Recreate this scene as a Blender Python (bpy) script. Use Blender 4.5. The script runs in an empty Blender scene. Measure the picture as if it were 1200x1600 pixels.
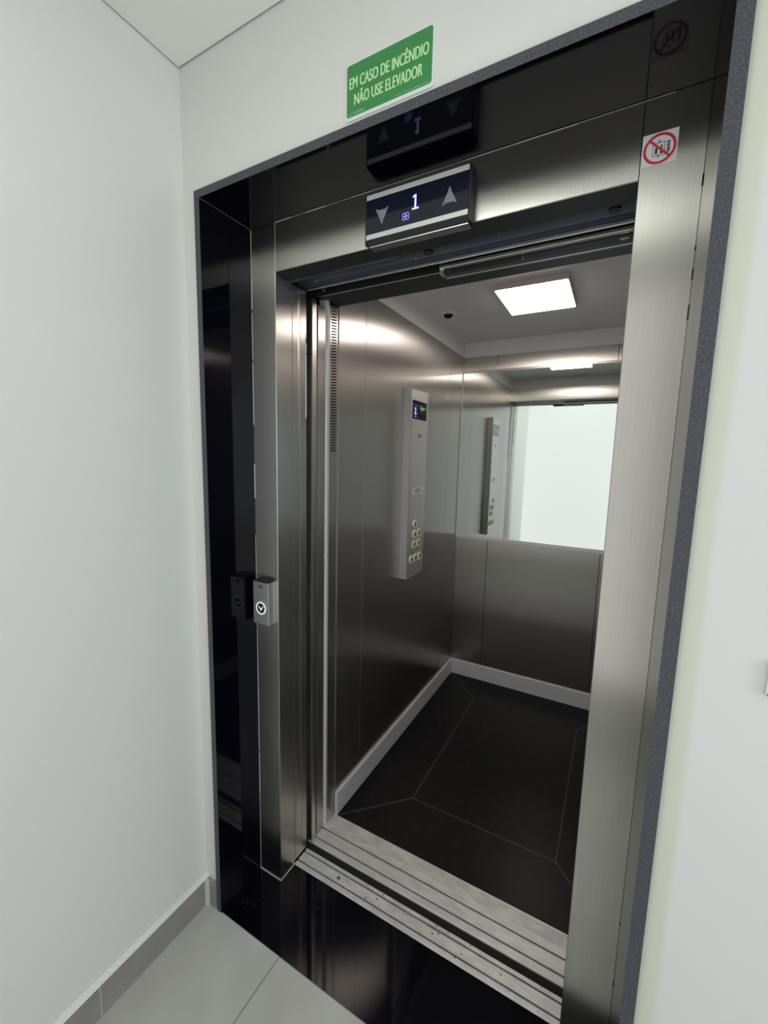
import bpy, bmesh, math, random
from mathutils import Vector, Matrix

random.seed(4)
scene = bpy.context.scene
COL = scene.collection

# ------------------------------------------------------------------ camera
F_PX = 658.145
cam_data = bpy.data.cameras.new('camera')
cam_data.sensor_fit = 'VERTICAL'
cam_data.sensor_height = 36.0
cam_data.lens = 36.0 * F_PX / 1600.0
cam_data.clip_start = 0.02
cam = bpy.data.objects.new('camera', cam_data)
COL.objects.link(cam)
yaw, pitch, roll = 0.5027, -0.1307, 0.0235
fwd = Vector((-math.sin(yaw) * math.cos(pitch), math.cos(yaw) * math.cos(pitch), math.sin(pitch)))
rt = Vector((math.cos(yaw), math.sin(yaw), 0))
up = rt.cross(fwd)
rt2 = rt * math.cos(roll) + up * math.sin(roll)
up2 = up * math.cos(roll) - rt * math.sin(roll)
M = Matrix((rt2, up2, -fwd)).transposed().to_4x4()
M.translation = Vector((0.9118, -0.9736, 1.4802))
cam.matrix_world = M
scene.camera = cam

# ------------------------------------------------------------------ look
scene.view_settings.view_transform = 'Standard'
scene.view_settings.look = 'None'
scene.view_settings.gamma = 1.0
scene.view_settings.use_curve_mapping = False
scene.view_settings.exposure = 0.33
world = bpy.data.worlds.new('world')
scene.world = world
world.use_nodes = True
world.node_tree.nodes['Background'].inputs['Color'].default_value = (0.5, 0.6, 0.75, 1)
world.node_tree.nodes['Background'].inputs['Strength'].default_value = 0.0


def area(name, loc, rot, sx, sy, power, col):
    l = bpy.data.lights.new(name, 'AREA')
    l.shape = 'RECTANGLE'
    l.size = sx
    l.size_y = sy
    l.energy = power
    l.color = col
    o = bpy.data.objects.new(name, l)
    o.location = loc
    o.rotation_euler = rot
    COL.objects.link(o)
    return o


HX1 = 3.2      # right end of the hallway
HY0 = -1.45    # wall behind the photographer
HC = 2.46      # hallway ceiling
# daylight through the window at the right end of the hallway
area('window_daylight', (HX1 + 0.06, -0.85, 1.45), (0, math.radians(90), 0), 1.5, 0.9, 30, (0.64, 0.80, 1.0))


# ------------------------------------------------------------------ materials
def srgb(r, g, b):
    def f(c):
        c /= 255.0
        return c / 12.92 if c <= 0.04045 else ((c + 0.055) / 1.055) ** 2.4
    return (f(r), f(g), f(b), 1.0)


def mat(name, col, rough=0.5, metal=0.0, spec=0.5, emis=None, estr=0.0, coat=0.0):
    m = bpy.data.materials.new(name)
    m.use_nodes = True
    b = m.node_tree.nodes['Principled BSDF']
    b.inputs['Base Color'].default_value = col
    b.inputs['Roughness'].default_value = rough
    b.inputs['Metallic'].default_value = metal
    b.inputs['Specular IOR Level'].default_value = spec
    b.inputs['Coat Weight'].default_value = coat
    if emis:
        b.inputs['Emission Color'].default_value = emis
        b.inputs['Emission Strength'].default_value = estr
    return m


def noise_var(m, scale, c0, c1, lo=0.3, hi=0.7, detail=4, stretch=(1, 1, 1), bump=0.0, bscale=None, rough=None):
    nt = m.node_tree
    b = nt.nodes['Principled BSDF']
    tc = nt.nodes.new('ShaderNodeNewGeometry')
    mp = nt.nodes.new('ShaderNodeMapping')
    mp.inputs['Scale'].default_value = stretch
    nt.links.new(tc.outputs['Position'], mp.inputs['Vector'])
    n = nt.nodes.new('ShaderNodeTexNoise')
    n.inputs['Scale'].default_value = scale
    n.inputs['Detail'].default_value = detail
    nt.links.new(mp.outputs['Vector'], n.inputs['Vector'])
    r = nt.nodes.new('ShaderNodeValToRGB')
    r.color_ramp.elements[0].position = lo
    r.color_ramp.elements[1].position = hi
    r.color_ramp.elements[0].color = c0
    r.color_ramp.elements[1].color = c1
    nt.links.new(n.outputs['Fac'], r.inputs['Fac'])
    nt.links.new(r.outputs['Color'], b.inputs['Base Color'])
    if rough:
        mr = nt.nodes.new('ShaderNodeMapRange')
        mr.inputs['To Min'].default_value = rough[0]
        mr.inputs['To Max'].default_value = rough[1]
        nt.links.new(n.outputs['Fac'], mr.inputs['Value'])
        nt.links.new(mr.outputs['Result'], b.inputs['Roughness'])
    if bump:
        n2 = nt.nodes.new('ShaderNodeTexNoise')
        n2.inputs['Scale'].default_value = bscale or scale * 3
        n2.inputs['Detail'].default_value = 3
        nt.links.new(mp.outputs['Vector'], n2.inputs['Vector'])
        bp = nt.nodes.new('ShaderNodeBump')
        bp.inputs['Strength'].default_value = bump
        bp.inputs['Distance'].default_value = 0.002
        nt.links.new(n2.outputs['Fac'], bp.inputs['Height'])
        nt.links.new(bp.outputs['Normal'], b.inputs['Normal'])
    return m


def steel(name, col, rough, aniso, streak=0.04, grain='z', smudge=0.06):
    """brushed stainless steel; grain runs along the given world axis, highlights spread across it"""
    m = mat(name, col, rough, 1.0)
    nt = m.node_tree
    b = nt.nodes['Principled BSDF']
    b.inputs['Anisotropic'].default_value = aniso
    geo = nt.nodes.new('ShaderNodeNewGeometry')
    cr = nt.nodes.new('ShaderNodeVectorMath')
    cr.operation = 'CROSS_PRODUCT'
    cr.inputs[0].default_value = (0.0, 0.01, 1) if grain == 'z' else (1, 0.01, 0.01)
    nt.links.new(geo.outputs['True Normal'], cr.inputs[1])
    nt.links.new(cr.outputs['Vector'], b.inputs['Tangent'])
    # fine brushing streaks in tint and roughness
    mp = nt.nodes.new('ShaderNodeMapping')
    mp.inputs['Scale'].default_value = (90, 90, 1.2) if grain == 'z' else (1.2, 90, 90)
    nt.links.new(geo.outputs['Position'], mp.inputs['Vector'])
    n = nt.nodes.new('ShaderNodeTexNoise')
    n.inputs['Scale'].default_value = 4.0
    n.inputs['Detail'].default_value = 3
    nt.links.new(mp.outputs['Vector'], n.inputs['Vector'])
    n2 = nt.nodes.new('ShaderNodeTexNoise')
    n2.inputs['Scale'].default_value = 9.0
    n2.inputs['Detail'].default_value = 5
    mp2 = nt.nodes.new('ShaderNodeMapping')
    mp2.inputs['Scale'].default_value = (1, 1, 0.35)
    nt.links.new(geo.outputs['Position'], mp2.inputs['Vector'])
    nt.links.new(mp2.outputs['Vector'], n2.inputs['Vector'])
    mr = nt.nodes.new('ShaderNodeMapRange')
    mr.inputs['From Min'].default_value = 0.35
    mr.inputs['From Max'].default_value = 0.65
    mr.inputs['To Min'].default_value = 1 - streak
    mr.inputs['To Max'].default_value = 1 + streak
    nt.links.new(n.outputs['Fac'], mr.inputs['Value'])
    vm = nt.nodes.new('ShaderNodeVectorMath')
    vm.operation = 'SCALE'
    vm.inputs[0].default_value = col[:3]
    nt.links.new(mr.outputs['Result'], vm.inputs['Scale'])
    nt.links.new(vm.outputs['Vector'], b.inputs['Base Color'])
    m2 = nt.nodes.new('ShaderNodeMapRange')
    m2.inputs['From Min'].default_value = 0.35
    m2.inputs['From Max'].default_value = 0.7
    m2.inputs['To Min'].default_value = rough - smudge * 0.5
    m2.inputs['To Max'].default_value = rough + smudge
    nt.links.new(n2.outputs['Fac'], m2.inputs['Value'])
    nt.links.new(m2.outputs['Result'], b.inputs['Roughness'])
    return m


STEEL = steel('brushed_steel_frame', (0.58, 0.56, 0.52, 1), 0.29, 0.93, 0.03, smudge=0.0)
STEEL_CAR = steel('brushed_steel_car', (0.56, 0.54, 0.52, 1), 0.29, 0.96, 0.02, smudge=0.0)
STEEL_EDGE = steel('brushed_steel_trim', (0.68, 0.66, 0.62, 1), 0.32, 0.3, 0.03)
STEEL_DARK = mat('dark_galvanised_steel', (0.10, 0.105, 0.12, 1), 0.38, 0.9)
ALU = mat('worn_aluminium', (0.55, 0.55, 0.54, 1), 0.42, 0.45)
SATIN = mat('satin_steel_housing', (0.56, 0.55, 0.54, 1), 0.40, 0.72)
BAR = mat('satin_light_bar', (0.75, 0.74, 0.72, 1), 0.4, 0.25)
noise_var(ALU, 16, (0.62, 0.615, 0.60, 1), (0.80, 0.80, 0.79, 1), 0.35, 0.65, 6, (1, 3, 3), 0.08, 260, rough=(0.36, 0.55))
TRACK = mat('blue_black_track', (0.085, 0.10, 0.15, 1), 0.32, 0.4)
BLACK = mat('black_plastic', (0.012, 0.012, 0.014, 1), 0.4)
GAP_BLACK = mat('flat_gap_black', (0.006, 0.006, 0.006, 1), 0.8)  # flat black for backings and for the shaded gap between the sills
GROOVE_DARK = mat('dark_sill_groove', (0.012, 0.012, 0.011, 1), 0.75)
GRANITE = mat('polished_black_granite', (0.006, 0.006, 0.009, 1), 0.06, 0.0, 0.26)
noise_var(GRANITE, 900, (0.002, 0.002, 0.005, 1), (0.008, 0.008, 0.012, 1), 0.62, 0.8, 2)
GRAN_EDGE = mat('honed_granite_edge', (0.05, 0.055, 0.065, 1), 0.6, 0.0, 0.4)
noise_var(GRAN_EDGE, 330, (0.052, 0.055, 0.066, 1), (0.14, 0.145, 0.155, 1), 0.45, 0.8, 6, (1, 1, 1), 0.15, 700)
CARFLOOR = mat('black_stone_car_floor', (0.010, 0.010, 0.012, 1), 0.3, 0, 0.13)
noise_var(CARFLOOR, 30, (0.006, 0.006, 0.007, 1), (0.013, 0.012, 0.013, 1), 0.35, 0.75, 7, rough=(0.28, 0.36))
JOINT = mat('pale_joint_filler', srgb(120, 118, 115), 0.8)
CAULK = mat('white_caulk', srgb(190, 190, 182), 0.6)
WALL = mat('wall_paint', srgb(227, 224, 214), 0.5, 0, 0.35)
CEIL = mat('ceiling_paint', srgb(244, 242, 234), 0.75, 0, 0.2)
TILE = mat('porcelain_tile', srgb(190, 188, 178), 0.35)
BASE = mat('grey_porcelain_skirting', srgb(150, 144, 137), 0.4)
noise_var(BASE, 7, srgb(138, 132, 126), srgb(158, 152, 145), 0.3, 0.7, 5)
GROUT = mat('grey_grout', srgb(120, 117, 110), 0.9)
CAR_CEIL = mat('grey_painted_ceiling', srgb(226, 225, 228), 0.42, 0, 0.4)
CROWN = mat('light_grey_painted_fascia', srgb(232, 230, 232), 0.4, 0, 0.4)
SKIRT = mat('light_grey_car_skirting', srgb(216, 216, 222), 0.4)
MIRROR = mat('mirror_glass', (0.88, 0.95, 0.92, 1), 0.012, 1.0)
LAMP = mat('warm_white_diffuser', (1, 1, 1, 1), 0.4, emis=(1.0, 0.88, 0.78, 1), estr=12.0)
LAMP_RIM = mat('lamp_casing', srgb(222, 200, 194), 0.5)
LAMP_COOL = mat('cool_white_diffuser', (1, 1, 1, 1), 0.4, emis=(0.96, 1.0, 0.92, 1), estr=8.2)
FROST = mat('frosted_daylight_glass', srgb(110, 112, 110), 0.4, emis=(1.0, 0.995, 0.975, 1), estr=0.62)
SOFFIT_SHADE = mat('shade_dark_soffit', (0.035, 0.035, 0.04, 1), 0.5, 0.3)  # shade of the steel undersides put into the colour
GLASS_BLK = mat('black_display_glass', srgb(24, 26, 44), 0.08, 0, 0.5)
DISP_LIT = mat('display_digit', (0.3, 0.4, 1, 1), 0.4, emis=(0.50, 0.60, 1.0, 1), estr=0.9)
DISP_ICON = mat('display_icon', (0.3, 0.3, 1, 1), 0.4, emis=(0.36, 0.32, 0.95, 1), estr=0.7)
DISP_ARROW = mat('unlit_arrow', srgb(135, 136, 145), 0.5)
DISP_BLUE = mat('display_blue_ground', (0.01, 0.01, 0.06, 1), 0.2, emis=(0.02, 0.02, 0.2, 1), estr=0.15)
DISP_GREEN = mat('display_green_marks', (0.1, 0.5, 0.2, 1), 0.4, emis=(0.15, 0.7, 0.28, 1), estr=0.3)
WHITE_RING = mat('white_lit_ring', srgb(235, 235, 232), 0.4, emis=(1, 1, 0.98, 1), estr=0.25)
RING_GREY = mat('pale_button_ring', srgb(232, 230, 222), 0.45)
RING_LIT = mat('lit_button_ring', srgb(190, 215, 120), 0.35, emis=(0.6, 0.9, 0.3, 1), estr=0.08)
BTN_FACE = mat('button_face', (0.33, 0.32, 0.30, 1), 0.35, 0.8)
INK = mat('dark_ink', (0.015, 0.015, 0.013, 1), 0.6)
SIGN_GREEN = mat('sign_green', srgb(58, 138, 72), 0.35)
SIGN_TEXT = mat('sign_pale_green_lettering', srgb(196, 236, 178), 0.5)
SIGN_WHITE = mat('sign_white', srgb(222, 230, 226), 0.4)
SIGN_FAINT = mat('sign_faint_print', srgb(140, 195, 145), 0.5)
STK_WHITE = mat('sticker_white', srgb(228, 228, 232), 0.35)
STK_RED = mat('sticker_red', srgb(205, 40, 62), 0.4)
VENT_DARK = mat('vent_slot_shadow', (0.01, 0.01, 0.01, 1), 0.9)
SCUFF = mat('sill_scuff', srgb(95, 93, 86), 0.6)


def wall_cream():
    """front wall paint with the cream touch-up band left around the granite surround"""
    m = mat('front_wall_paint', srgb(224, 223, 218), 0.42, 0, 0.4)
    nt = m.node_tree
    b = nt.nodes['Principled BSDF']
    geo = nt.nodes.new('ShaderNodeNewGeometry')
    sep = nt.nodes.new('ShaderNodeSeparateXYZ')
    nt.links.new(geo.outputs['Position'], sep.inputs[0])

    def mth(op, a, bb=None):
        n = nt.nodes.new('ShaderNodeMath')
        n.operation = op
        for i, v in enumerate((a, bb)):
            if v is None:
                continue
            if isinstance(v, (int, float)):
                n.inputs[i].default_value = v
            else:
                nt.links.new(v, n.inputs[i])
        return n.outputs[0]
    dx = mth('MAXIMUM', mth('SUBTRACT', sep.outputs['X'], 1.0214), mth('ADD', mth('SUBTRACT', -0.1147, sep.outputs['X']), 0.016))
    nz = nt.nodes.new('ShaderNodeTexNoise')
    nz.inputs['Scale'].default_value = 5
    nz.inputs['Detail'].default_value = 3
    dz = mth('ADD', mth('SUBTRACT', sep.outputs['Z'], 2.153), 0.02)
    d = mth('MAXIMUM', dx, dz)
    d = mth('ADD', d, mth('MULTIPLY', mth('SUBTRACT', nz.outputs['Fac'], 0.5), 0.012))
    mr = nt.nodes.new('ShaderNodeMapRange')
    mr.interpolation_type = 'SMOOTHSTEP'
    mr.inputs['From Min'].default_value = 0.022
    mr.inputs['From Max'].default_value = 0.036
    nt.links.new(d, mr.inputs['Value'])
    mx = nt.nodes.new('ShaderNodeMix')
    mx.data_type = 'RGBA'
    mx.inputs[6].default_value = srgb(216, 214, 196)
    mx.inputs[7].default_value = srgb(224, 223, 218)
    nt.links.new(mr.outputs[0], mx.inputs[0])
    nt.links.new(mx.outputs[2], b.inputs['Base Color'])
    return m


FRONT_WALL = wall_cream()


def tile_material():
    m = TILE
    nt = m.node_tree
    b = nt.nodes['Principled BSDF']
    geo = nt.nodes.new('ShaderNodeNewGeometry')
    n = nt.nodes.new('ShaderNodeTexNoise')
    n.inputs['Scale'].default_value = 3.5
    n.inputs['Detail'].default_value = 7
    nt.links.new(geo.outputs['Position'], n.inputs['Vector'])
    r = nt.nodes.new('ShaderNodeValToRGB')
    r.color_ramp.elements[0].position = 0.3
    r.color_ramp.elements[1].position = 0.72
    r.color_ramp.elements[0].color = srgb(178, 177, 168)
    r.color_ramp.elements[1].color = srgb(200, 199, 192)
    nt.links.new(n.outputs['Fac'], r.inputs['Fac'])
    mp = nt.nodes.new('ShaderNodeMapping')
    mp.inputs['Location'].default_value = (-0.152, 0.172, 0)
    nt.links.new(geo.outputs['Position'], mp.inputs['Vector'])
    br = nt.nodes.new('ShaderNodeTexBrick')
    br.offset = 0.0
    br.inputs['Scale'].default_value = 1.0
    br.inputs['Brick Width'].default_value = 0.8
    br.inputs['Row Height'].default_value = 0.8
    br.inputs['Mortar Size'].default_value = 0.0016
    br.inputs['Mortar Smooth'].default_value = 0.1
    br.inputs['Mortar'].default_value = srgb(118, 116, 108)
    nt.links.new(mp.outputs['Vector'], br.inputs['Vector'])
    nt.links.new(r.outputs['Color'], br.inputs['Color1'])
    nt.links.new(r.outputs['Color'], br.inputs['Color2'])
    nt.links.new(br.outputs['Color'], b.inputs['Base Color'])


tile_material()


# ------------------------------------------------------------------ mesh helpers
def box(bm, x0, x1, y0, y1, z0, z1, bev=0.0, mi=0):
    x0, x1 = min(x0, x1), max(x0, x1)
    y0, y1 = min(y0, y1), max(y0, y1)
    z0, z1 = min(z0, z1), max(z0, z1)
    v = [bm.verts.new(p) for p in ((x0, y0, z0), (x1, y0, z0), (x1, y1, z0), (x0, y1, z0),
                                   (x0, y0, z1), (x1, y0, z1), (x1, y1, z1), (x0, y1, z1))]
    fs = [bm.faces.new([v[i] for i in q]) for q in
          ((0, 3, 2, 1), (4, 5, 6, 7), (0, 1, 5, 4), (1, 2, 6, 5), (2, 3, 7, 6), (3, 0, 4, 7))]
    for f in fs:
        f.material_index = mi
    if bev > 0:
        es = set(e for f in fs for e in f.edges)
        bmesh.ops.bevel(bm, geom=list(es), offset=bev, segments=2, affect='EDGES', profile=0.6)
    return fs


def prism(bm, prof, axis, a0, a1, mi=0):
    """extrude a closed 2D profile along an axis; profile coords are the two other axes in order"""
    def P(p, a):
        if axis == 'x':
            return (a, p[0], p[1])
        if axis == 'y':
            return (p[0], a, p[1])
        return (p[0], p[1], a)
    A = [bm.verts.new(P(p, a0)) for p in prof]
    B = [bm.verts.new(P(p, a1)) for p in prof]
    n = len(prof)
    fs = [bm.faces.new([A[i], A[(i + 1) % n], B[(i + 1) % n], B[i]]) for i in range(n)]
    fs.append(bm.faces.new(A[::-1]))
    fs.append(bm.faces.new(B))
    for f in fs:
        f.material_index = mi
    bmesh.ops.recalc_face_normals(bm, faces=fs)
    return fs


def disc(bm, c, r, depth, axis='y', n=40, inner=0.0, mi=0, bev=0.0):
    """solid disc or ring; extruded from c along +axis by depth"""
    def P(a, rr, t):
        u, v = rr * math.cos(a), rr * math.sin(a)
        if axis == 'y':
            return (c[0] + u, c[1] + t, c[2] + v)
        if axis == 'x':
            return (c[0] + t, c[1] + u, c[2] + v)
        return (c[0] + u, c[1] + v, c[2] + t)
    rings = [(r, 0), (r, depth)]
    if bev:
        s = 1 if depth > 0 else -1
        rings = [(r, 0), (r, depth - s * bev), (r - bev, depth)]
    if inner:
        rings += [(inner, depth), (inner, 0)]
    V = [[bm.verts.new(P(2 * math.pi * i / n, rr, t)) for i in range(n)] for rr, t in rings]
    fs = []
    for k in range(len(V) - 1):
        for i in range(n):
            fs.append(bm.faces.new([V[k][i], V[k][(i + 1) % n], V[k + 1][(i + 1) % n], V[k + 1][i]]))
    if inner:
        for i in range(n):
            fs.append(bm.faces.new([V[-1][i], V[-1][(i + 1) % n], V[0][(i + 1) % n], V[0][i]]))
    else:
        fs.append(bm.faces.new(V[-1]))
        fs.append(bm.faces.new(V[0][::-1]))
    for f in fs:
        f.material_index = mi
    bmesh.ops.recalc_face_normals(bm, faces=fs)
    return fs


def obj(name, bm, mats, parent=None, loc=None):
    me = bpy.data.meshes.new(name)
    bm.to_mesh(me)
    bm.free()
    for m in (mats if isinstance(mats, (list, tuple)) else [mats]):
        me.materials.append(m)
    o = bpy.data.objects.new(name, me)
    COL.objects.link(o)
    if parent is not None:
        o.parent = parent
        o.matrix_parent_inverse = Matrix.Translation(-parent.location) if parent.type == 'EMPTY' and parent.parent is None else Matrix.Identity(4)
    if loc:
        o.location = loc
    return o


def thing(name, loc, label, cat, group=None):
    e = bpy.data.objects.new(name, None)
    e.empty_display_size = 0.05
    e.location = loc
    COL.objects.link(e)
    e['label'] = label
    e['category'] = cat
    if group:
        e['group'] = group
    return e


def part(name, parent, mats, fn, label=None):
    bm = bmesh.new()
    fn(bm)
    o = obj(name, bm, mats, parent)
    if label:
        o['label'] = label
    return o


def struct(name, mats, fn):
    bm = bmesh.new()
    fn(bm)
    o = obj(name, bm, mats)
    o['kind'] = 'structure'
    return o


def text_mesh(txt, height, width=None, depth=0.0004, bold=0.0):
    """returns a mesh of the text lying in XY, centred on the origin, cap height and width fitted"""
    cu = bpy.data.curves.new('lettering', 'FONT')
    cu.body = txt
    cu.extrude = depth / 2
    cu.offset = bold
    cu.resolution_u = 4
    o = bpy.data.objects.new('lettering_tmp', cu)
    COL.objects.link(o)
    dg = bpy.context.evaluated_depsgraph_get()
    me = bpy.data.meshes.new_from_object(o.evaluated_get(dg))
    bpy.data.objects.remove(o)
    bpy.data.curves.remove(cu)
    xs = [v.co.x for v in me.vertices]
    x0, x1 = min(xs), max(xs)
    capH = 0.729           # cap height of the built-in font at size 1
    sy = height / capH
    sx = (width / (x1 - x0)) if width else sy
    for v in me.vertices:
        v.co.x = (v.co.x - (x0 + x1) / 2) * sx
        v.co.y = (v.co.y - capH / 2) * sy
    return me


def add_text(bm, txt, loc, height, width=None, plane='xz', rot=0.0, depth=0.0004, bold=0.0, mi=0):
    """plane 'xz' faces -Y, plane 'yz' faces +X (reading from +X towards the wall)"""
    me = text_mesh(txt, height, width, depth, bold)
    R = Matrix.Rotation(rot, 4, 'Z')
    if plane == 'xz':
        T = Matrix(((1, 0, 0, 0), (0, 0, -1, 0), (0, 1, 0, 0), (0, 0, 0, 1)))
    else:      # X -> +Y, Y -> +Z, normal -> +X
        T = Matrix(((0, 0, 1, 0), (1, 0, 0, 0), (0, 1, 0, 0), (0, 0, 0, 1)))
    me.transform(Matrix.Translation(loc) @ T @ R)
    n0 = len(bm.faces)
    bm.from_mesh(me)
    bm.faces.ensure_lookup_table()
    for f in bm.faces[n0:]:
        f.material_index = mi
    bpy.data.meshes.remove(me)


def one(bm, c, w, h, plane, t=0.0004, mi=0):
    """numeral one: stem, flag and foot"""
    st = w * 0.13
    pieces = [[(-st, -h / 2), (st, -h / 2), (st, h / 2), (-st, h / 2)],
              [(-w / 2, -h / 2), (w / 2, -h / 2), (w / 2, -h / 2 + st * 1.6), (-w / 2, -h / 2 + st * 1.6)],
              [(-w * 0.42, h * 0.30), (-st, h * 0.36), (st, h / 2), (-st, h / 2), (-w * 0.42, h * 0.40)]]
    for i, p in enumerate(pieces):
        k = t * (1 + 0.06 * i)
        if plane == 'xz':
            prism(bm, [(c[0] + a, c[2] + b_) for a, b_ in p], 'y', c[1] - k, c[1], mi)
        else:
            prism(bm, [(c[1] + a, c[2] + b_) for a, b_ in p], 'x', c[0], c[0] + k, mi)


def rounded(w, h, r, n=6):
    pts = []
    for cx, cz, a0 in ((w / 2 - r, h / 2 - r, 0), (-w / 2 + r, h / 2 - r, 90), (-w / 2 + r, -h / 2 + r, 180), (w / 2 - r, -h / 2 + r, 270)):
        for i in range(n + 1):
            a = math.radians(a0 + 90 * i / n)
            pts.append((cx + r * math.cos(a), cz + r * math.sin(a)))
    return pts


def shift(pts, dx, dz):
    return [(p[0] + dx, p[1] + dz) for p in pts]


# ------------------------------------------------------------------ dimensions (metres)
W = 0.90            # clear opening of the steel frame
XA = -0.095         # left outer edge of the steel frame
XB = 0.9997         # right outer edge of the steel frame
GL, GR = -0.1147, 1.0214   # outer faces of the granite surround
GF = -0.1756        # front edge of the granite surround
WY = -0.167         # face of the front wall
WX = -0.167         # face of the left wall
H = 2.0             # underside of the steel header
HT = 2.133          # underside of the granite head
HG = 2.153

# ------------------------------------------------------------------ setting
struct('floor', [TILE], lambda bm: box(bm, -0.37, HX1 + 0.2, HY0 - 0.2, -0.173, -0.1, 0.0))


def f(bm):
    box(bm, WX - 0.2, GL, WY, 0.0, -0.1, 2.8)
    box(bm, GR, HX1 + 0.2, WY, 0.0, -0.1, 2.8)
    box(bm, GL, GR, WY, 0.0, HG, 2.8)


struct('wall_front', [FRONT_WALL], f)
struct('wall_left', [WALL], lambda bm: box(bm, WX - 0.2, WX, HY0 - 0.2, WY, -0.1, 2.8))


def f(bm):
    box(bm, WX, HX1 + 0.2, HY0 - 0.2, HY0, -0.1, 0.30)
    box(bm, WX, HX1 + 0.2, HY0 - 0.2, HY0, 2.30, 2.8)
    box(bm, 2.30, HX1 + 0.2, HY0 - 0.2, HY0, 0.30, 2.30)


struct('wall_back', [WALL], f)
# large frosted daylight window behind the photographer, the white field seen in the mirror
struct('window_2', [FROST], lambda bm: box(bm, WX, 2.30, HY0 - 0.03, HY0 - 0.01, 0.30, 2.30))



def f(bm):
    box(bm, HX1, HX1 + 0.2, HY0, WY, -0.1, 0.70)
    box(bm, HX1, HX1 + 0.2, HY0, WY, 2.20, 2.8)
    box(bm, HX1, HX1 + 0.2, -0.40, WY, 0.70, 2.20)
    box(bm, HX1, HX1 + 0.2, HY0, -1.30, 0.70, 2.20)


struct('wall_right', [WALL], f)
# plaster ceiling sheet hung a finger's breadth clear of the walls, with a dark slot above it


def f(bm):
    box(bm, WX + 0.004, HX1, HY0, WY - 0.004, HC, HC + 0.012)
    box(bm, WX, HX1, HY0, WY, HC + 0.10, HC + 0.14)


struct('ceiling', [CEIL], f)


def f(bm):
    prism(bm, [(WX, 0.0), (WX + 0.010, 0.0), (WX + 0.010, 0.094), (WX, 0.094)], 'y', HY0, -0.507)
    prism(bm, [(WX, 0.0), (WX + 0.010, 0.0), (WX + 0.010, 0.094), (WX, 0.094)], 'y', -0.504, WY)


struct('baseboard_left', [BASE], f)
struct('trim_1', [CAULK], lambda bm: box(bm, WX, WX + 0.0092, -0.507, -0.504, 0.0, 0.0935))
struct('trim_2', [WALL], lambda bm: prism(bm, [(WX, 0.094), (WX + 0.0105, 0.094), (WX + 0.0105, 0.0955), (WX, 0.108)], 'y', HY0, WY))


def f(bm):
    box(bm, WX + 0.010, GL, WY - 0.009, WY, 0.0, 0.092)
    box(bm, GR, HX1, WY - 0.009, WY, 0.0, 0.092)


struct('baseboard_front', [BASE], f)


def f(bm):
    prism(bm, [(WX + 0.010, WY - 0.009), (WX + 0.019, WY - 0.009), (WX + 0.010, WY - 0.019)], 'z', 0.0, 0.094)
    prism(bm, [(GL - 0.010, 0.0), (GL + 0.002, 0.0), (GL, 0.006), (GL - 0.010, 0.004)], 'y', WY - 0.013, WY - 0.009)


struct('trim_3', [CAULK], f)


# window at the right end, behind the photographer's shoulder
def f(bm):
    box(bm, HX1 + 0.02, HX1 + 0.07, -1.30, -1.26, 0.70, 2.20)
    box(bm, HX1 + 0.02, HX1 + 0.07, -0.44, -0.40, 0.70, 2.20)
    box(bm, HX1 + 0.02, HX1 + 0.07, -1.26, -0.44, 0.70, 0.74)
    box(bm, HX1 + 0.02, HX1 + 0.07, -1.26, -0.44, 2.16, 2.20)
    box(bm, HX1 + 0.02, HX1 + 0.05, -0.87, -0.83, 0.74, 2.16)


struct('window_1', [BLACK], f)

# hallway ceiling lamp, above and behind the lens, seen in the steel
hl = thing('ceiling_light', (0.45, -0.98, HC), 'square cool white surface lamp on the hallway ceiling', 'ceiling light')
part('casing', hl, SIGN_WHITE, lambda bm: box(bm, 0.29, 0.61, -1.14, -0.82, HC - 0.022, HC, 0.003))
part('diffuser', hl, LAMP_COOL, lambda bm: box(bm, 0.30, 0.60, -1.13, -0.83, HC - 0.025, HC - 0.0215))

# ------------------------------------------------------------------ granite surround and threshold
gs = thing('granite_surround', (0.45, -0.09, 0.0), 'black granite slab surround framing the elevator doorway', 'door surround')


def slab(bm, x0, x1, z0, z1):
    fs = box(bm, x0, x1, GF, 0.0, z0, z1)
    fs[2].material_index = 1
    if x1 - x0 < 0.05:
        pass
    return fs


part('side_slab', gs, [GRANITE, GRAN_EDGE], lambda bm: slab(bm, GL, XA, -0.02, HT))
part('side_slab', gs, [GRANITE, GRAN_EDGE], lambda bm: slab(bm, XB, GR, -0.02, HT))
part('head_slab', gs, [GRANITE, GRAN_EDGE], lambda bm: slab(bm, GL, GR, HT + 0.0004, HG))
part('mitre_joint', gs, JOINT, lambda bm: box(bm, XA, XA + 0.0008, GF, -0.001, HT - 0.0008, HT))

th = thing('granite_threshold', (0.45, -0.05, 0.0), 'black granite threshold slab in the floor before the metal sill', 'threshold')
part('slab', th, GRANITE, lambda bm: box(bm, XA, XB, -0.172, 0.0695, -0.06, 0.0006))
part('edge_grout', th, JOINT, lambda bm: box(bm, XA, XB, -0.1735, -0.172, -0.01, 0.0004))



def f(bm):      # pale dust specks and splashes trodden onto the stone
    random.seed(21)
    for k in range(90):
        if k < 30:
            x, y = random.gauss(-0.03, 0.035), random.gauss(-0.11, 0.03)
        else:
            x, y = random.uniform(-0.09, 0.95), random.uniform(-0.165, 0.06)
        if not (XA + 0.004 < x < XB - 0.004 and -0.168 < y < -0.006):
            continue
        disc(bm, (x, y, 0.0006), random.uniform(0.0004, 0.0012), 0.00015, 'z', 6)


part('dust_speck', th, SCUFF, f, 'pale dust specks on the stone')['kind'] = 'stuff'

# ------------------------------------------------------------------ steel landing frame
fr = thing('elevator_door_frame', (0.45, 0.035, 0.0), 'brushed stainless steel landing frame inside the black granite surround', 'door frame')
T = 0.0025


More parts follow.
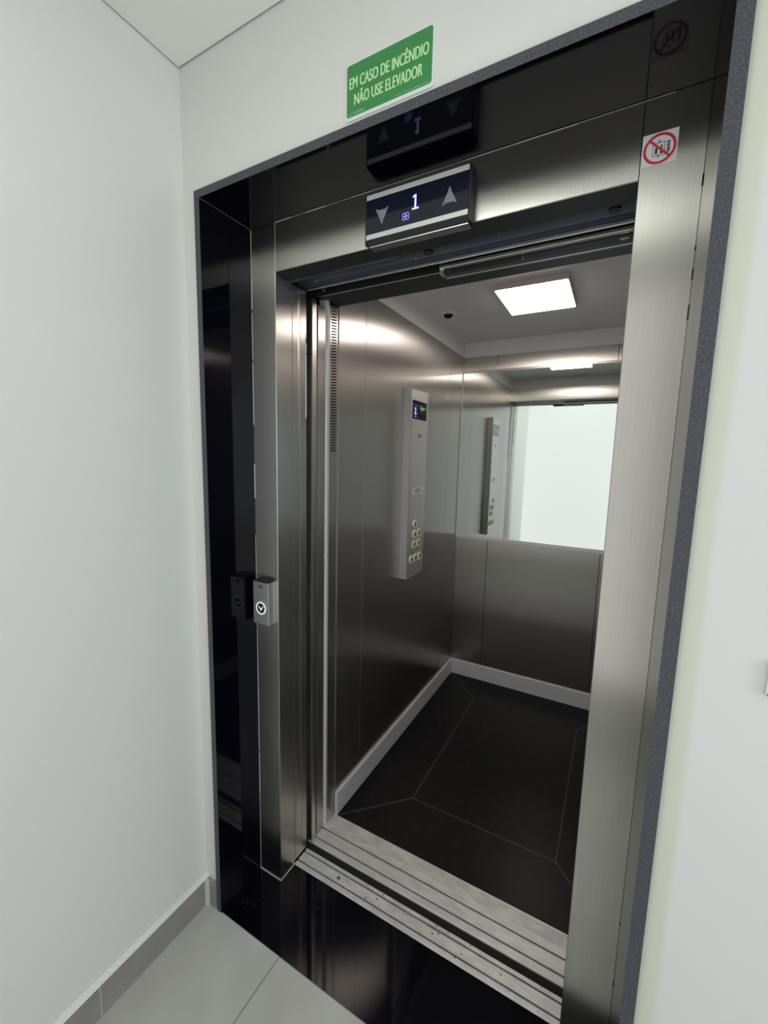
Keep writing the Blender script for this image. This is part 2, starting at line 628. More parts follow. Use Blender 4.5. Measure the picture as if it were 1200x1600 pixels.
def lprof(x0, x1, sx, y1):
    """front face x0..x1 with a return at sx going back to y1, folded back edge"""
    if sx == x1:   # return on the right side of the profile (left jamb)
        return [(x0, 0.0), (x1 - 0.0012, 0.0), (x1, 0.0012), (x1, y1), (x1 - 0.022, y1), (x1 - 0.022, y1 - T), (x1 - T, y1 - T), (x1 - T, T), (x0, T)]
    return [(x0 + 0.0012, 0.0), (x1, 0.0), (x1, T), (x0 + T, T), (x0 + T, y1 - T), (x0 + 0.022, y1 - T), (x0 + 0.022, y1), (x0, y1), (x0, 0.0012)]


part('left_jamb', fr, STEEL, lambda bm: prism(bm, lprof(XA + 0.0005, 0.0, 0.0, 0.071), 'z', 0.0008, HT - 0.0005))
part('right_jamb', fr, STEEL, lambda bm: prism(bm, lprof(W, XB - 0.0005, W, 0.071), 'z', 0.0008, HT - 0.0005))
part('header', fr, STEEL, lambda bm: prism(bm, [(0.0012, H), (0.0, H + 0.0012), (0.0, HT - 0.0005), (T, HT - 0.0005), (T, H)], 'x', 0.0008, W - 0.0008))
part('header_soffit', fr, SOFFIT_SHADE, lambda bm: box(bm, 0.0008, W - 0.0008, T + 0.0002, 0.0708, H + 0.0005, H + 0.003), 'dark underside of the header')  # steel underside, its shade carried by the dark colour


def f(bm):      # silicone beads along the seams
    random.seed(8)
    x = 0.002
    while x < W:
        l = random.uniform(0.03, 0.16)
        r = random.uniform(0.0005, 0.0014)
        box(bm, x, min(x + l, XB - 0.002), -r, 0.0, HT - 0.0006 - r, HT - 0.0005)
        x += l + random.choice((0.0, 0.002, 0.02))
    box(bm, 0.0, 0.0008, -0.0006, 0.0, H, HT - 0.001)
    z = 0.002
    while z < HT - 0.03:
        l = random.uniform(0.05, 0.35)
        r = random.uniform(0.0007, 0.0018)
        box(bm, XA, XA + r, -r, 0.0, z, min(z + l, HT - 0.002))
        z += l + random.choice((0.0, 0.01, 0.12))
    disc(bm, (XA + 0.001, -0.001, HT - 0.012), 0.003, 0.001, 'y', 12)
    box(bm, XA, 0.001, -0.0022, 0.0, 0.0006, 0.0030)
    box(bm, 0.0, 0.0018, 0.0, 0.069, 0.0006, 0.0028)


part('silicone_bead', fr, CAULK, f, 'pale silicone bead along the seams')


def f(bm):
    for z, l in ((1.965, 0.035), (1.86, 0.01), (1.81, 0.03), (1.74, 0.045), (0.46, 0.01), (0.30, 0.018)):
        box(bm, XB - 0.0014, XB - 0.0003, -0.0004, 0.0, z, z + l * 0.6)


part('seam_grime', fr, INK, f, 'dark specks in the right seam')

# ------------------------------------------------------------------ landing door, slid open into the left pocket
ld = thing('landing_door', (-0.3, 0.107, 0.0), 'steel landing door slid open, only its edges show in the left jamb', 'elevator door')
part('front_panel', ld, STEEL, lambda bm: box(bm, -0.62, -0.0006, 0.0738, 0.098, 0.012, 1.992, 0.001))
part('rear_panel', ld, STEEL, lambda bm: box(bm, -0.62, -0.0012, 0.1085, 0.141, 0.012, 1.992, 0.001))


def f(bm):
    box(bm, -0.03, -0.0018, 0.098, 0.1085, 0.012, 1.99)


part('panel_seal', ld, STEEL_EDGE, f)


def f(bm):
    box(bm, -0.0012, -0.0002, 0.1365, 0.1412, 1.60, 1.865)
    box(bm, -0.0012, 0.0000, 0.1370, 0.1410, 1.835, 1.85, 0, 1)
    box(bm, -0.0012, 0.0000, 0.1370, 0.1410, 1.80, 1.805, 0, 1)


part('edge_label', ld, [STK_WHITE, INK], f, 'thin white label on the door edge')

# landing door operator above the opening
op = thing('landing_door_track', (0.45, 0.11, 2.0), 'dark blue door track under the steel header', 'door track')
part('track_cover', op, TRACK, lambda bm: prism(bm, [(0.0715, 2.004), (0.076, 2.012), (0.128, 2.010), (0.128, 2.06), (0.0715, 2.06)], 'x', -0.55, 1.0))
part('bright_lip', op, STEEL_EDGE, lambda bm: prism(bm, [(0.143, 1.998), (0.1445, 1.9965), (0.151, 1.998), (0.151, 2.004), (0.143, 2.004)], 'x', -0.45, 1.0))
part('rear_angle', op, TRACK, lambda bm: prism(bm, [(0.128, 2.012), (0.143, 2.006), (0.151, 2.006), (0.151, 2.07), (0.128, 2.07)], 'x', -0.45, 1.0))
part('hanger_lip', op, STEEL_EDGE, lambda bm: box(bm, -0.02, 0.365, 0.0712, 0.0722, 1.9985, 2.0010))
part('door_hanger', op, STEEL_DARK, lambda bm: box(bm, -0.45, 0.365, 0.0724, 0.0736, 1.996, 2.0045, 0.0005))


for x, y in ((0.435, 0.10), (0.86, 0.10)):
    part('rubber_stop', op, BLACK, lambda bm: disc(bm, (x, y, 2.0112), 0.012, -0.006, 'z', 24))
for x, y in ((0.375, 0.085), (0.39, 0.12), (0.055, 0.12), (0.62, 0.085)):
    part('screw', op, STEEL_EDGE, lambda bm: disc(bm, (x, y, 2.0110), 0.0028, -0.004, 'z', 10, bev=0.001))

# ------------------------------------------------------------------ sills


def sill(name, label, y0, y1, grooves, ribs, x0, x1):
    s = thing(name, (0.45, (y0 + y1) / 2, 0.0), label, 'door sill')

    def body(bm):
        prof = [(y0, -0.045), (y0, 0.0015), (y0 + 0.0015, 0.003)]
        for a, b_ in grooves:
            prof += [(a, 0.003), (a, -0.016), (b_, -0.016), (b_, 0.003)]
        for r in ribs:
            prof += [(r, 0.003), (r + 0.0009, 0.0012), (r + 0.0026, 0.0012), (r + 0.0035, 0.003)]
        prof += [(y1, 0.003), (y1, -0.045)]
        prism(bm, prof, 'x', x0, x1)
    part('sill_plate', s, ALU, body)

    def gr(bm):
        for a, b_ in grooves:
            box(bm, x0, x1, a, b_, -0.016, -0.0035)
    part('groove_fill', s, GROOVE_DARK, gr)  # dark fill nearly to the top of each groove
    return s


ls = sill('landing_sill', 'grooved aluminium landing sill beside the black granite threshold', 0.070, 0.141, [(0.086, 0.092), (0.124, 0.130)], [], 0.0003, W - 0.0003)
cs = sill('car_sill', 'wide grooved aluminium sill along the elevator car floor edge', 0.170, 0.320, [(0.193, 0.199), (0.240, 0.246)],
          [0.272 + 0.0055 * i for i in range(8)], -0.02, 0.93)


def f(bm):
    random.seed(3)
    for _ in range(26):
        x = random.uniform(0.02, 0.88)
        y = random.choice((random.uniform(0.095, 0.122), random.uniform(0.133, 0.139), random.uniform(0.072, 0.084)))
        r = random.uniform(0.0008, 0.003)
        disc(bm, (x, y, 0.003), r, 0.00025, 'z', 7)
    prism(bm, [(0.162, 0.1035), (0.172, 0.1000), (0.178, 0.1080), (0.166, 0.1150)], 'z', 0.003, 0.0034)


part('gap_shade', ls, GAP_BLACK, lambda bm: box(bm, -0.02, W + 0.02, 0.1412, 0.1698, -0.04, -0.003), 'black strip standing for the shade in the gap between the sills')  # strip added to keep the open gap dark
part('scuff_mark', ls, SCUFF, f)

# ------------------------------------------------------------------ elevator car
CY0, CY1 = 0.320, 1.703      # inner front and back of the car
CX1 = 1.075                  # inner right wall
ZC = 2.185                   # car ceiling
ZW = 2.111                   # top of the steel walls
car = thing('elevator_car', (0.54, 1.0, 0.0), 'open elevator car lined with brushed steel panels and a black stone floor', 'elevator car')


def panel_x(bm, xf, y0, y1, z0, z1, side):      # side wall panel, face at xf
    if side < 0:
        box(bm, xf - 0.02, xf, y0 + 0.0011, y1 - 0.0011, z0, z1, 0.0012)
    else:
        box(bm, xf, xf + 0.02, y0 + 0.0011, y1 - 0.0011, z0, z1, 0.0012)


for y0, y1 in ((CY0, 0.505), (0.505, 1.470), (1.470, CY1)):
    part('left_wall_panel', car, STEEL_CAR, lambda bm: panel_x(bm, 0.0, y0, y1, 0.0, ZW, -1))
for y0, y1 in ((CY0, 0.505), (0.505, 1.470), (1.470, CY1)):
    part('right_wall_panel', car, STEEL_CAR, lambda bm: panel_x(bm, CX1, y0, y1, 0.0, ZW, 1))
for x0, x1 in ((-0.02, 0.210), (0.210, 0.863), (0.863, CX1 + 0.02)):
    part('back_wall_panel', car, STEEL_CAR, lambda bm: box(bm, x0 + 0.0013, x1 - 0.0013, CY1, CY1 + 0.02, 0.0, ZW, 0.0012))
part('panel_backing', car, GAP_BLACK, lambda bm: (box(bm, -0.024, -0.0205, CY0, CY1 + 0.02, 0.0, ZW), box(bm, -0.02, CX1 + 0.02, CY1 + 0.0205, CY1 + 0.024, 0.0, ZW)))
# front return: vented post on the left, return panel on the right, lintel over the doors


def f(bm):
    box(bm, -0.02, -0.003, 0.2705, 0.3195, 0.003, 1.997, 0.001)


vp = part('vent_post', car, STEEL_CAR, f)


def f(bm):
    n = 52
    for i in range(n):
        z = 1.493 + (1.985 - 1.493) * i / (n - 1)
        prism(bm, [(0.279, z), (0.309, z + 0.004), (0.309, z + 0.0085), (0.279, z + 0.0045)], 'x', -0.0035, -0.0024)


o = part('vent_slot', car, VENT_DARK, f, 'row of dark vent slots')


def f(bm):      # rounded bright post next to the car doors
    pts = [(-0.03, 0.2475)]
    for i in range(9):
        a = math.radians(-90 + 20 * i)
        pts.append((-0.0005 + 0.0065 * math.cos(a) - 0.004, 0.2575 + 0.010 * math.sin(a)))
    pts += [(-0.03, 0.270)]
    prism(bm, pts, 'z', 0.0035, 2.02)


part('door_post', car, BAR, f, 'bright rounded post beside the vent slots')
part('front_return_panel', car, STEEL_CAR, lambda bm: box(bm, 0.915, CX1 + 0.02, 0.255, 0.3195, 0.0, ZW, 0.0012))
part('front_lintel', car, STEEL_CAR, lambda bm: box(bm, -0.02, CX1 + 0.02, 0.312, 0.3195, 2.006, ZW, 0.0008))
part('lintel_soffit', car, SOFFIT_SHADE, lambda bm: box(bm, -0.02, CX1 + 0.02, 0.205, 0.3192, 2.0025, 2.0058), 'underside of the lintel with shade put into its colour')
part('lintel_edge', car, STEEL_EDGE, lambda bm: box(bm, -0.3, 0.455, 0.2020, 0.2048, 1.9965, 2.003, 0.0006))


def f(bm):      # grey painted fascia between steel walls and ceiling, leaning inwards
    a, b_ = 0.004, 0.055
    ring0 = [(0.0 + a, CY0), (CX1 - a, CY0), (CX1 - a, CY1 - a), (0.0 + a, CY1 - a)]
    ring1 = [(0.022, CY0 + 0.02), (CX1 - 0.022, CY0 + 0.02), (CX1 - 0.022, CY1 - b_), (0.022, CY1 - b_)]
    V0 = [bm.verts.new((x, y, ZW)) for x, y in ring0]
    V1 = [bm.verts.new((x, y, ZC)) for x, y in ring1]
    O0 = [bm.verts.new((x, y, ZW)) for x, y in ((-0.02, CY0 - 0.02), (CX1 + 0.02, CY0 - 0.02), (CX1 + 0.02, CY1 + 0.02), (-0.02, CY1 + 0.02))]
    O1 = [bm.verts.new((v.co.x, v.co.y, ZC)) for v in O0]
    for i in range(4):
        j = (i + 1) % 4
        bm.faces.new([V0[i], V0[j], V1[j], V1[i]])
        bm.faces.new([O0[j], O0[i], O1[i], O1[j]])
        bm.faces.new([O0[i], O0[j], V0[j], V0[i]])
        bm.faces.new([V1[i], V1[j], O1[j], O1[i]])
    bmesh.ops.recalc_face_normals(bm, faces=bm.faces[:])


part('ceiling_fascia', car, CROWN, f)
part('car_ceiling', car, CAR_CEIL, lambda bm: box(bm, -0.02, CX1 + 0.02, CY0 - 0.02, CY1 + 0.02, ZC + 0.0005, ZC + 0.03))
part('car_floor', car, CARFLOOR, lambda bm: box(bm, -0.02, CX1 + 0.02, CY0 + 0.0005, CY1 + 0.02, -0.05, 0.0008))


def f(bm):      # skirting, steel-grey paint, with a thin bright top edge
    prism(bm, [(0.0003, 0.0012), (0.011, 0.0012), (0.011, 0.096), (0.008, 0.101), (0.0003, 0.101)], 'y', CY0 + 0.001, CY1 - 0.0115)
    prism(bm, [(CY1 - 0.0003, 0.0012), (CY1 - 0.0003, 0.101), (CY1 - 0.008, 0.101), (CY1 - 0.011, 0.096), (CY1 - 0.011, 0.0012)], 'x', 0.0003, CX1 - 0.0003)
    prism(bm, [(CX1 - 0.0003, 0.0012), (CX1 - 0.011, 0.0012), (CX1 - 0.011, 0.096), (CX1 - 0.008, 0.101), (CX1 - 0.0003, 0.101)], 'y', CY0 + 0.001, CY1 - 0.0115)


part('skirting', car, SKIRT, f)


def strip(bm, p, q, w=0.0018, z=0.0008, h=0.0003):
    p, q = Vector(p), Vector(q)
    d = (q - p).normalized()
    n = Vector((-d.y, d.x)) * w / 2
    prism(bm, [tuple(p + n), tuple(p - n), tuple(q - n), tuple(q + n)], 'z', z, z + h)


def f(bm):
    a, b_, c, d = (0.245, 0.562), (0.830, 0.562), (0.830, 1.458), (0.245, 1.458)
    strip(bm, a, b_)
    strip(bm, b_, c)
    strip(bm, d, a)
    strip(bm, d, (0.44, 1.458), 0.0014)
    strip(bm, a, (0.0125, CY0 + 0.003))
    strip(bm, b_, (CX1 - 0.0125, CY0 + 0.003))
    strip(bm, c, (CX1 - 0.012, CY1 - 0.012))
    strip(bm, d, (0.012, CY1 - 0.012))


part('floor_joint', car, JOINT, f, 'thin pale joints between the floor slabs')

# car doors retracted to the left, and their hanger
cd = thing('sliding_door', (-0.3, 0.207, 0.0), 'steel car door slid open, its leading edge beside the dark gap', 'elevator door')
part('fast_panel', cd, STEEL_EDGE, lambda bm: box(bm, -0.60, -0.001, 0.171, 0.1945, 0.008, 1.985, 0.0015))
part('slow_panel', cd, STEEL_CAR, lambda bm: box(bm, -0.60, -0.0035, 0.2045, 0.2455, 0.008, 1.975, 0.0015))

ch = thing('car_door_hanger', (0.6, 0.18, 2.0), 'steel hanger rail of the car door above the sill', 'door hanger')
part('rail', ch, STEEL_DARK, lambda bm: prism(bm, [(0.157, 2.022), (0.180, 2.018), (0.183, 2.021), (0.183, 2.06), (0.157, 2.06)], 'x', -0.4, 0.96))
part('upper_bar', ch, STEEL_EDGE, lambda bm: box(bm, 0.44, 0.96, 0.164, 0.176, 1.990, 2.000, 0.001))
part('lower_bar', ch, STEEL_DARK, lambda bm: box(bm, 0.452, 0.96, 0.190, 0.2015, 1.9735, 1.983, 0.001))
part('lower_bar_lip', ch, STEEL_EDGE, lambda bm: box(bm, 0.452, 0.96, 0.1895, 0.1925, 1.9722, 1.9745, 0.0004))


part('bracket', ch, STEEL_EDGE, lambda bm: box(bm, 0.440, 0.452, 0.168, 0.1945, 1.978, 2.02, 0.0006))
part('bracket', ch, STEEL_EDGE, lambda bm: box(bm, 0.655, 0.658, 0.188, 0.192, 1.983, 2.0))
part('bracket', ch, STEEL_EDGE, lambda bm: box(bm, 0.872, 0.89, 0.188, 0.1945, 1.983, 1.996))
part('backing', ch, GAP_BLACK, lambda bm: box(bm, -0.4, 0.96, 0.195, 0.2015, 1.9985, 2.06))
part('cam_bolt', ch, STEEL_EDGE, lambda bm: (disc(bm, (0.035, 0.160, 2.018), 0.006, 0.008, 'y', 16, bev=0.001), disc(bm, (0.05, 0.160, 1.998), 0.004, 0.008, 'y', 16, bev=0.001)))

# lamp, camera
cl = thing('ceiling_light', (0.54, 1.0, ZC), 'glowing square lamp on the grey elevator car ceiling', 'ceiling light')
part('casing', cl, LAMP_RIM, lambda bm: box(bm, 0.405, 0.690, 0.835, 1.165, ZC - 0.022, ZC + 0.0003, 0.002))
part('diffuser', cl, LAMP, lambda bm: box(bm, 0.410, 0.685, 0.840, 1.160, ZC - 0.0245, ZC - 0.0215))

dc = thing('security_camera', (0.118, 1.08, ZC), 'small dark dome camera in a steel ring on the car ceiling', 'security camera')
part('mounting_ring', dc, CROWN, lambda bm: disc(bm, (0.118, 1.08, ZC + 0.0003), 0.038, -0.008, 'z', 40, inner=0.024, bev=0.003))


def f(bm):
    r = bmesh.ops.create_uvsphere(bm, u_segments=28, v_segments=16, radius=0.0235)
    bmesh.ops.scale(bm, verts=r['verts'], vec=(1, 1, 0.75))
    bmesh.ops.translate(bm, verts=r['verts'], vec=(0.118, 1.08, ZC - 0.006))
    for fc in bm.faces:
        fc.smooth = True


part('lens_dome', dc, mat('smoked_dome', (0.004, 0.004, 0.005, 1), 0.08), f)

# mirror on the back wall
mr_ = thing('wall_mirror', (0.44, 1.69, 0.97), 'large mirror on the upper back wall of the car', 'mirror')
MZ0, MZ1, MX0, MX1, MYF = 0.982, 2.012, 0.006, 1.068, 1.683
part('mirror_glass', mr_, MIRROR, lambda bm: box(bm, MX0, MX1, MYF, MYF + 0.006, MZ0, MZ1))


def f(bm):
    box(bm, 0.001, CX1 - 0.001, MYF - 0.004, CY1 - 0.0003, 0.962, MZ0, 0.0015)


part('lower_trim', mr_, BAR, f)
part('upper_trim', mr_, STEEL_EDGE, lambda bm: box(bm, 0.001, CX1 - 0.001, MYF - 0.003, CY1 - 0.0003, MZ1, MZ1 + 0.012, 0.001))


def f(bm):
    box(bm, 0.0005, MX0, MYF - 0.003, CY1 - 0.0003, MZ0, MZ1, 0.001)


part('side_trim', mr_, BAR, f)

# ------------------------------------------------------------------ control panel in the car
cp = thing('control_panel', (0.0, 0.95, 1.34), 'tall steel control panel with eight round buttons on the car side wall', 'control panel')
PX = 0.043
part('panel_body', cp, SATIN, lambda bm: prism(bm, [(0.0005, 0.851), (PX - 0.003, 0.851), (PX, 0.855), (PX, 1.044), (PX - 0.002, 1.047), (0.0005, 1.047)], 'z', 0.886, 1.795))
part('end_cap', cp, STEEL_EDGE, lambda bm: box(bm, 0.0005, PX + 0.001, 0.850, 1.048, 1.795, 1.800, 0.0008))
part('end_cap', cp, STEEL_EDGE, lambda bm: box(bm, 0.0005, PX + 0.001, 0.850, 1.048, 0.882, 0.886, 0.0008))
scr = part('display_screen', cp, GLASS_BLK, lambda bm: box(bm, PX, PX + 0.0015, 0.862, 1.025, 1.662, 1.748, 0.0004))


def f(bm):
    box(bm, PX + 0.0014, PX + 0.0018, 0.866, 0.918, 1.666, 1.735, 0, 0)
    one(bm, (PX + 0.0018, 0.892, 1.700), 0.020, 0.030, 'yz', 0.0004, 1)
    add_text(bm, '8', (PX + 0.0022, 0.892, 1.675), 0.009, 0.008, 'yz', 0, 0.0004, 0.0, 2)


part('floor_readout', cp, [DISP_BLUE, DISP_LIT, DISP_ICON], f)


def f(bm):
    random.seed(12)
    for k in range(26):     # green dots and strokes of the little screen
        a = random.uniform(0, 2 * math.pi)
        r = abs(random.gauss(0, 1))
        y = 0.968 + 0.018 * r * math.cos(a)
        z = 1.714 + 0.011 * r * math.sin(a)
        y = min(max(y, 0.930), 1.015)
        z = min(max(z, 1.684), 1.738)
        w, h = random.uniform(0.003, 0.010), random.uniform(0.002, 0.007)
        box(bm, PX + 0.0014, PX + 0.0018 + 0.00001 * k, y - w / 2, y + w / 2, z - h / 2, z + h / 2)


part('screen_graphic', cp, DISP_GREEN, f)


def f(bm):
    add_text(bm, 'TKE', (PX + 0.0003, 0.950, 1.586), 0.014, 0.034, 'yz', 0, 0.0006, 0.02)


part('maker_mark', cp, INK, f)


def f(bm):
    box(bm, PX, PX + 0.0008, 0.892, 1.010, 1.300, 1.332)
    for dz, w in ((0.010, 0.07), (0.002, 0.09), (-0.003, 0.085), (-0.010, 0.055)):
        box(bm, PX + 0.0008, PX + 0.0010, 0.951 - w / 2, 0.951 + w / 2, 1.316 + dz - 0.0014, 1.316 + dz + 0.0014, 0, 1)


part('load_plate', cp, [STK_WHITE, INK], f, 'small white plate with dark print')
btns = [(0.925, 1.149, '5'), (0.925, 1.097, '3'), (0.978, 1.097, '4'), (0.925, 1.046, '1'), (0.978, 1.046, '2'),
        (0.897, 0.974, '<'), (0.947, 0.974, '*'), (0.998, 0.974, '>')]
for y, z, t in btns:
    ring = RING_LIT if t == '1' else RING_GREY
    bo = part('button', cp, ring, lambda bm: disc(bm, (PX, y, z), 0.0215, 0.006, 'x', 32, inner=0.0145, bev=0.002),
              'button ring lit pale green' if t == '1' else None)

    def cap(bm):
        disc(bm, (PX, y, z), 0.0145, 0.0045, 'x', 28, bev=0.001)
        if t == '1':
            one(bm, (PX + 0.0045, y, z), 0.009, 0.014, 'yz', 0.0004, 1)
        elif t in '2345':
            add_text(bm, t, (PX + 0.0047, y, z), 0.014, None, 'yz', 0, 0.0004, 0.02, 1)
        elif t == '*':
            disc(bm, (PX + 0.0045, y, z + 0.001), 0.005, 0.0004, 'x', 16, 0, 1)
            box(bm, PX + 0.0045, PX + 0.0049, y - 0.007, y + 0.007, z - 0.006, z - 0.004, 0, 1)
        else:
            for s in (-1, 1):
                k = 1 if t == '<' else -1
                prism(bm, [(y + s * 0.008, z), (y + s * 0.002, z + 0.005 ), (y + s * 0.002, z - 0.005)] if k == 1 else
                      [(y + s * 0.002, z), (y + s * 0.008, z + 0.005), (y + s * 0.008, z - 0.005)], 'x', PX + 0.0045, PX + 0.0049, 1)
    bm = bmesh.new()
    cap(bm)
    co = obj('button_cap', bm, [BTN_FACE, INK])
    co.parent = bo

# ------------------------------------------------------------------ landing indicator
di = thing('floor_indicator', (0.458, -0.017, 2.05), 'black floor indicator between two steel bars on the steel header', 'floor indicator')
DY = -0.034
X0, X1 = 0.328, 0.584
part('housing', di, BLACK, lambda bm: prism(bm, [(-0.0004, 1.989), (-0.0004, 2.1035), (DY + 0.003, 2.1035), (DY, 2.1010), (DY, 2.000), (DY + 0.009, 1.989)], 'x', X0, X1))
part('end_cap', di, BLACK, lambda bm: box(bm, X1, X1 + 0.004, DY + 0.0005, -0.0004, 1.9905, 2.1025, 0.001))
part('end_cap', di, BLACK, lambda bm: box(bm, X0 - 0.004, X0, DY + 0.0005, -0.0004, 1.9905, 2.1025, 0.001))
part('steel_bar', di, BAR, lambda bm: box(bm, X0 + 0.0005, X1 - 0.0005, DY - 0.002, DY, 2.0885, 2.0995, 0.0008))
part('steel_bar', di, BAR, lambda bm: box(bm, X0 + 0.0005, X1 - 0.0005, DY - 0.002, DY, 2.0005, 2.0115, 0.0008))
part('bottom_plate', di, STEEL, lambda bm: box(bm, X0 + 0.004, X1 - 0.002, DY + 0.009, -0.0005, 1.9870, 1.9888))
part('display_glass', di, GLASS_BLK, lambda bm: box(bm, X0 + 0.0005, X1 - 0.0005, DY - 0.0012, DY, 2.0117, 2.0883))
part('floor_digit', di, DISP_LIT, lambda bm: one(bm, (0.4585, DY - 0.0012, 2.0560), 0.0165, 0.031, 'xz', 0.0004), 'pale blue lit digit 1')


def f(bm):
    for cx in (0.4305, 0.4390):
        for cz in (2.0268, 2.0342):
            disc(bm, (cx, DY - 0.0012, cz), 0.0043, -0.0004, 'y', 16, inner=0.0032)


part('lit_icon', di, DISP_ICON, f)


def arrow(bm, cx, cz, s):
    # pyramid arrow cut into a centre body and three tips
    def P(pts):
        prism(bm, [(cx + p[0], cz + s * p[1]) for p in pts], 'y', DY - 0.0016, DY - 0.0011)
    P([(-0.0052, 0.0078), (0.0052, 0.0078), (0.0122, -0.0060), (0.0086, -0.0128), (-0.0086, -0.0128), (-0.0122, -0.0060)])
    P([(0.0, 0.0200), (0.0048, 0.0090), (0.0, 0.0086), (-0.0048, 0.0090)])
    P([(0.0128, -0.0064), (0.0172, -0.0165), (0.0092, -0.0134)])
    P([(-0.0128, -0.0064), (-0.0092, -0.0134), (-0.0172, -0.0165)])


part('direction_arrow', di, DISP_ARROW, lambda bm: arrow(bm, 0.3715, 2.0475, -1), 'unlit grey arrow pointing down')
part('direction_arrow', di, DISP_ARROW, lambda bm: arrow(bm, 0.5405, 2.0470, 1), 'unlit grey arrow pointing up')

# ------------------------------------------------------------------ call button
cb = thing('call_button', (-0.044, -0.016, 1.01), 'slim steel call box with white ringed button on the left steel jamb', 'call button')
CZ0, CZ1 = 0.938, 1.083
part('box_shell', cb, SATIN, lambda bm: prism(bm, [(-0.0755, -0.032), (-0.0125, -0.032), (-0.0115, -0.031), (-0.0115, -0.017), (-0.013, -0.016), (-0.013, -0.0005), (-0.0745, -0.0005), (-0.0765, -0.031)], 'z', CZ0 + 0.0025, CZ1 - 0.0045))
part('top_cap', cb, BLACK, lambda bm: box(bm, -0.0755, -0.0130, -0.0310, -0.0005, CZ1 - 0.0045, CZ1 - 0.0005, 0.0006))
part('bottom_cap', cb, BLACK, lambda bm: box(bm, -0.0750, -0.0130, -0.0305, -0.0005, CZ0, CZ0 + 0.0025, 0.0006))
part('button_ring', cb, WHITE_RING, lambda bm: disc(bm, (-0.0435, -0.032, 0.994), 0.0210, -0.0012, 'y', 44, inner=0.0163))


def f(bm):
    prism(bm, [(-0.0435, 0.9845), (-0.0335, 0.9985), (-0.0345, 1.0015), (-0.0435, 0.9925), (-0.0525, 1.0015), (-0.0535, 0.9985)], 'y', -0.0330, -0.0319)


part('button_face', cb, STEEL_DARK, lambda bm: disc(bm, (-0.0435, -0.032, 0.994), 0.0162, -0.0004, 'y', 40), 'dark grey button face')
part('down_mark', cb, WHITE_RING, f)
part('maker_mark', cb, INK, lambda bm: add_text(bm, 'TKE', (-0.0440, -0.0322, 1.0650), 0.009, 0.019, 'xz', 0, 0.0006, 0.02))

# ------------------------------------------------------------------ fire sign
sg = thing('fire_safety_sign', (0.455, WY, 2.218), 'green plastic sign with two lines of pale lettering above the granite head', 'sign')
SX, SZ = 0.4555, 2.2165
SW, SH = 0.196, 0.105
part('backing_plate', sg, SIGN_WHITE, lambda bm: prism(bm, shift(rounded(SW, SH, 0.006), SX, SZ), 'y', WY - 0.0022, WY - 0.0002))
part('green_field', sg, SIGN_GREEN, lambda bm: prism(bm, shift(rounded(SW - 0.007, SH - 0.010, 0.005), SX - 0.0012, SZ + 0.002), 'y', WY - 0.0025, WY - 0.0022))


def f(bm):
    for i, dx in enumerate((-0.0006, 0.0, 0.0006)):      # heavy strokes
        y = WY - 0.0027 - 0.00004 * i
        add_text(bm, 'EM CASO DE INCÊNDIO', (SX - 0.0015 + dx, y, SZ + 0.016), 0.0215, 0.175, 'xz', 0, 0.0003, 0.0)
        add_text(bm, 'NÃO USE ELEVADOR', (SX - 0.0015 + dx, y, SZ - 0.0155), 0.0215, 0.151, 'xz', 0, 0.0003, 0.0)


part('lettering', sg, SIGN_TEXT, f)
part('maker_name', sg, SIGN_FAINT, lambda bm: add_text(bm, 'e | Fosfolita', (SX - 0.072, WY - 0.0027, SZ - 0.040), 0.0065, 0.038, 'xz', 0, 0.0003, 0.01))
part('small_print', sg, SIGN_FAINT, lambda bm: (
    [box(bm, SX + 0.018 + 0.0058 * i, SX + 0.018 + 0.0058 * i + random.uniform(0.003, 0.005), WY - 0.0027, WY - 0.0024, SZ - 0.0427, SZ - 0.0412) for i in range(12)],))

# ------------------------------------------------------------------ prohibition sticker
st = thing('prohibition_sticker', (0.928, 0.0, 2.046), 'square white sticker with red crossed circle on the right steel jamb', 'sticker')
QX, QZ = 0.9290, 2.0455
part('paper', st, STK_WHITE, lambda bm: box(bm, QX - 0.0275, QX + 0.0275, -0.0006, -0.0001, QZ - 0.0275, QZ + 0.0275))


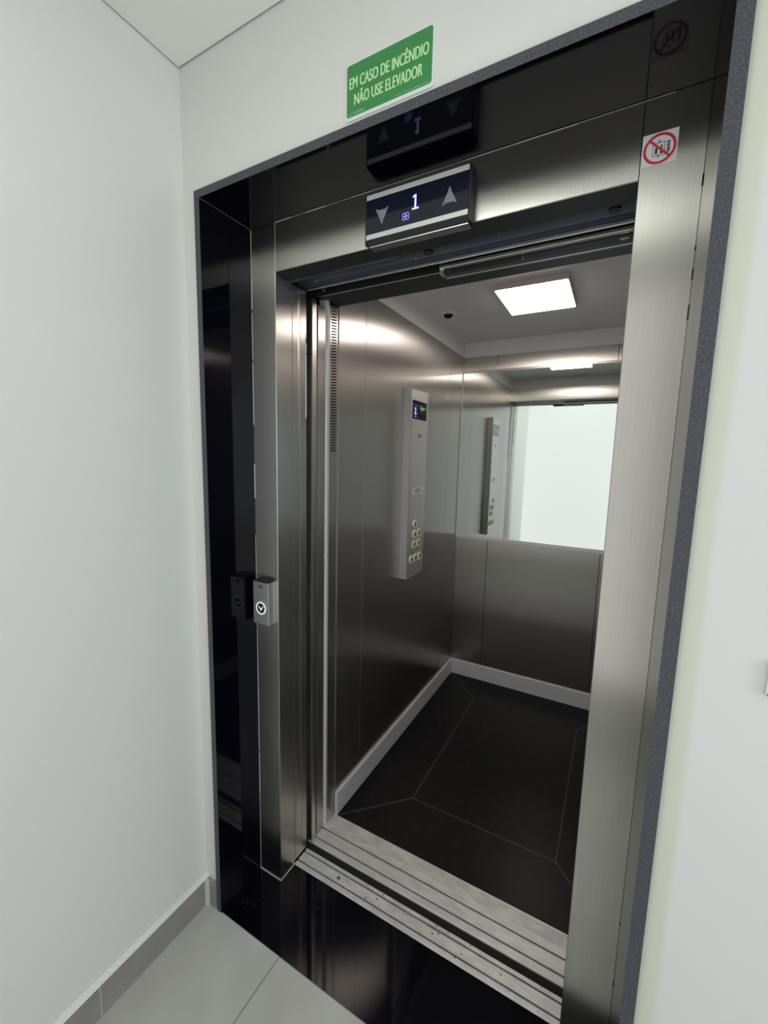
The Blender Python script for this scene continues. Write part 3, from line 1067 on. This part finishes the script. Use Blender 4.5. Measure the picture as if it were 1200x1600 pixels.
def f(bm):
    def ln(x0, z0, x1, z1, w, d=0.0008):
        p, q = Vector((x0, z0)), Vector((x1, z1))
        dd = (q - p).normalized()
        n = Vector((-dd.y, dd.x)) * w / 2
        prism(bm, [tuple(p + n), tuple(p - n), tuple(q - n), tuple(q + n)], 'y', -d, -0.0006)
    ln(QX - 0.010, QZ + 0.010, QX + 0.008, QZ + 0.010, 0.0009)
    ln(QX - 0.010, QZ - 0.011, QX + 0.008, QZ - 0.011, 0.0009)
    ln(QX - 0.010, QZ - 0.011, QX - 0.010, QZ + 0.010, 0.0009)
    ln(QX + 0.008, QZ - 0.011, QX + 0.008, QZ + 0.010, 0.0009)
    ln(QX - 0.001, QZ + 0.011, QX - 0.001, QZ + 0.016, 0.0007)
    ln(QX - 0.001, QZ - 0.016, QX - 0.001, QZ - 0.011, 0.0007)
    prism(bm, [(QX - 0.003, QZ + 0.0125), (QX - 0.001, QZ + 0.0100), (QX + 0.001, QZ + 0.0125)], 'y', -0.0008, -0.0006)
    prism(bm, [(QX - 0.003, QZ - 0.0125), (QX + 0.001, QZ - 0.0125), (QX - 0.001, QZ - 0.0100)], 'y', -0.0008, -0.0006)
    for fx, hz in ((-0.005, 0.0), (0.003, -0.001)):       # two figures in the cabin
        disc(bm, (QX + fx, -0.0006, QZ + 0.0045 + hz), 0.0018, -0.0002, 'y', 14)
        box(bm, QX + fx - 0.0018, QX + fx + 0.0018, -0.0008, -0.0006, QZ - 0.008 + hz, QZ + 0.002 + hz)
    for i, dz in enumerate((0.0075, 0.0025, -0.0025, -0.007)):      # sideways characters on the right
        disc(bm, (QX + 0.0135, -0.0006, QZ + dz), 0.0024, -0.0002, 'y', 12, inner=0.0013)
        box(bm, QX + 0.011, QX + 0.0165, -0.0008, -0.0006, QZ + dz - 0.0004, QZ + dz + 0.0005)


part('pictogram', st, INK, f)


def f(bm):
    disc(bm, (QX, -0.0006, QZ), 0.0255, -0.0004, 'y', 60, inner=0.0212)
    a = math.radians(-45)
    d = Vector((math.cos(a), math.sin(a)))
    n = Vector((-d.y, d.x)) * 0.0018
    c = Vector((QX, QZ))
    prism(bm, [tuple(c - d * 0.0225 + n), tuple(c - d * 0.0225 - n), tuple(c + d * 0.0225 - n), tuple(c + d * 0.0225 + n)], 'y', -0.0011, -0.0006)


part('red_circle', st, STK_RED, f)

# small red and white fitting that just enters the frame at the right
rm = thing('wall_marker', (1.150, WY, 1.155), 'small red and white marker on the wall at the right edge of view', 'marker')
part('plate', rm, STK_WHITE, lambda bm: box(bm, 1.1340, 1.175, WY - 0.006, WY - 0.0003, 1.136, 1.190, 0.001))
part('red_field', rm, STK_RED, lambda bm: prism(bm, [(1.1352, 1.137), (1.174, 1.137), (1.174, 1.175), (1.1400, 1.150)], 'y', WY - 0.0066, WY - 0.006))
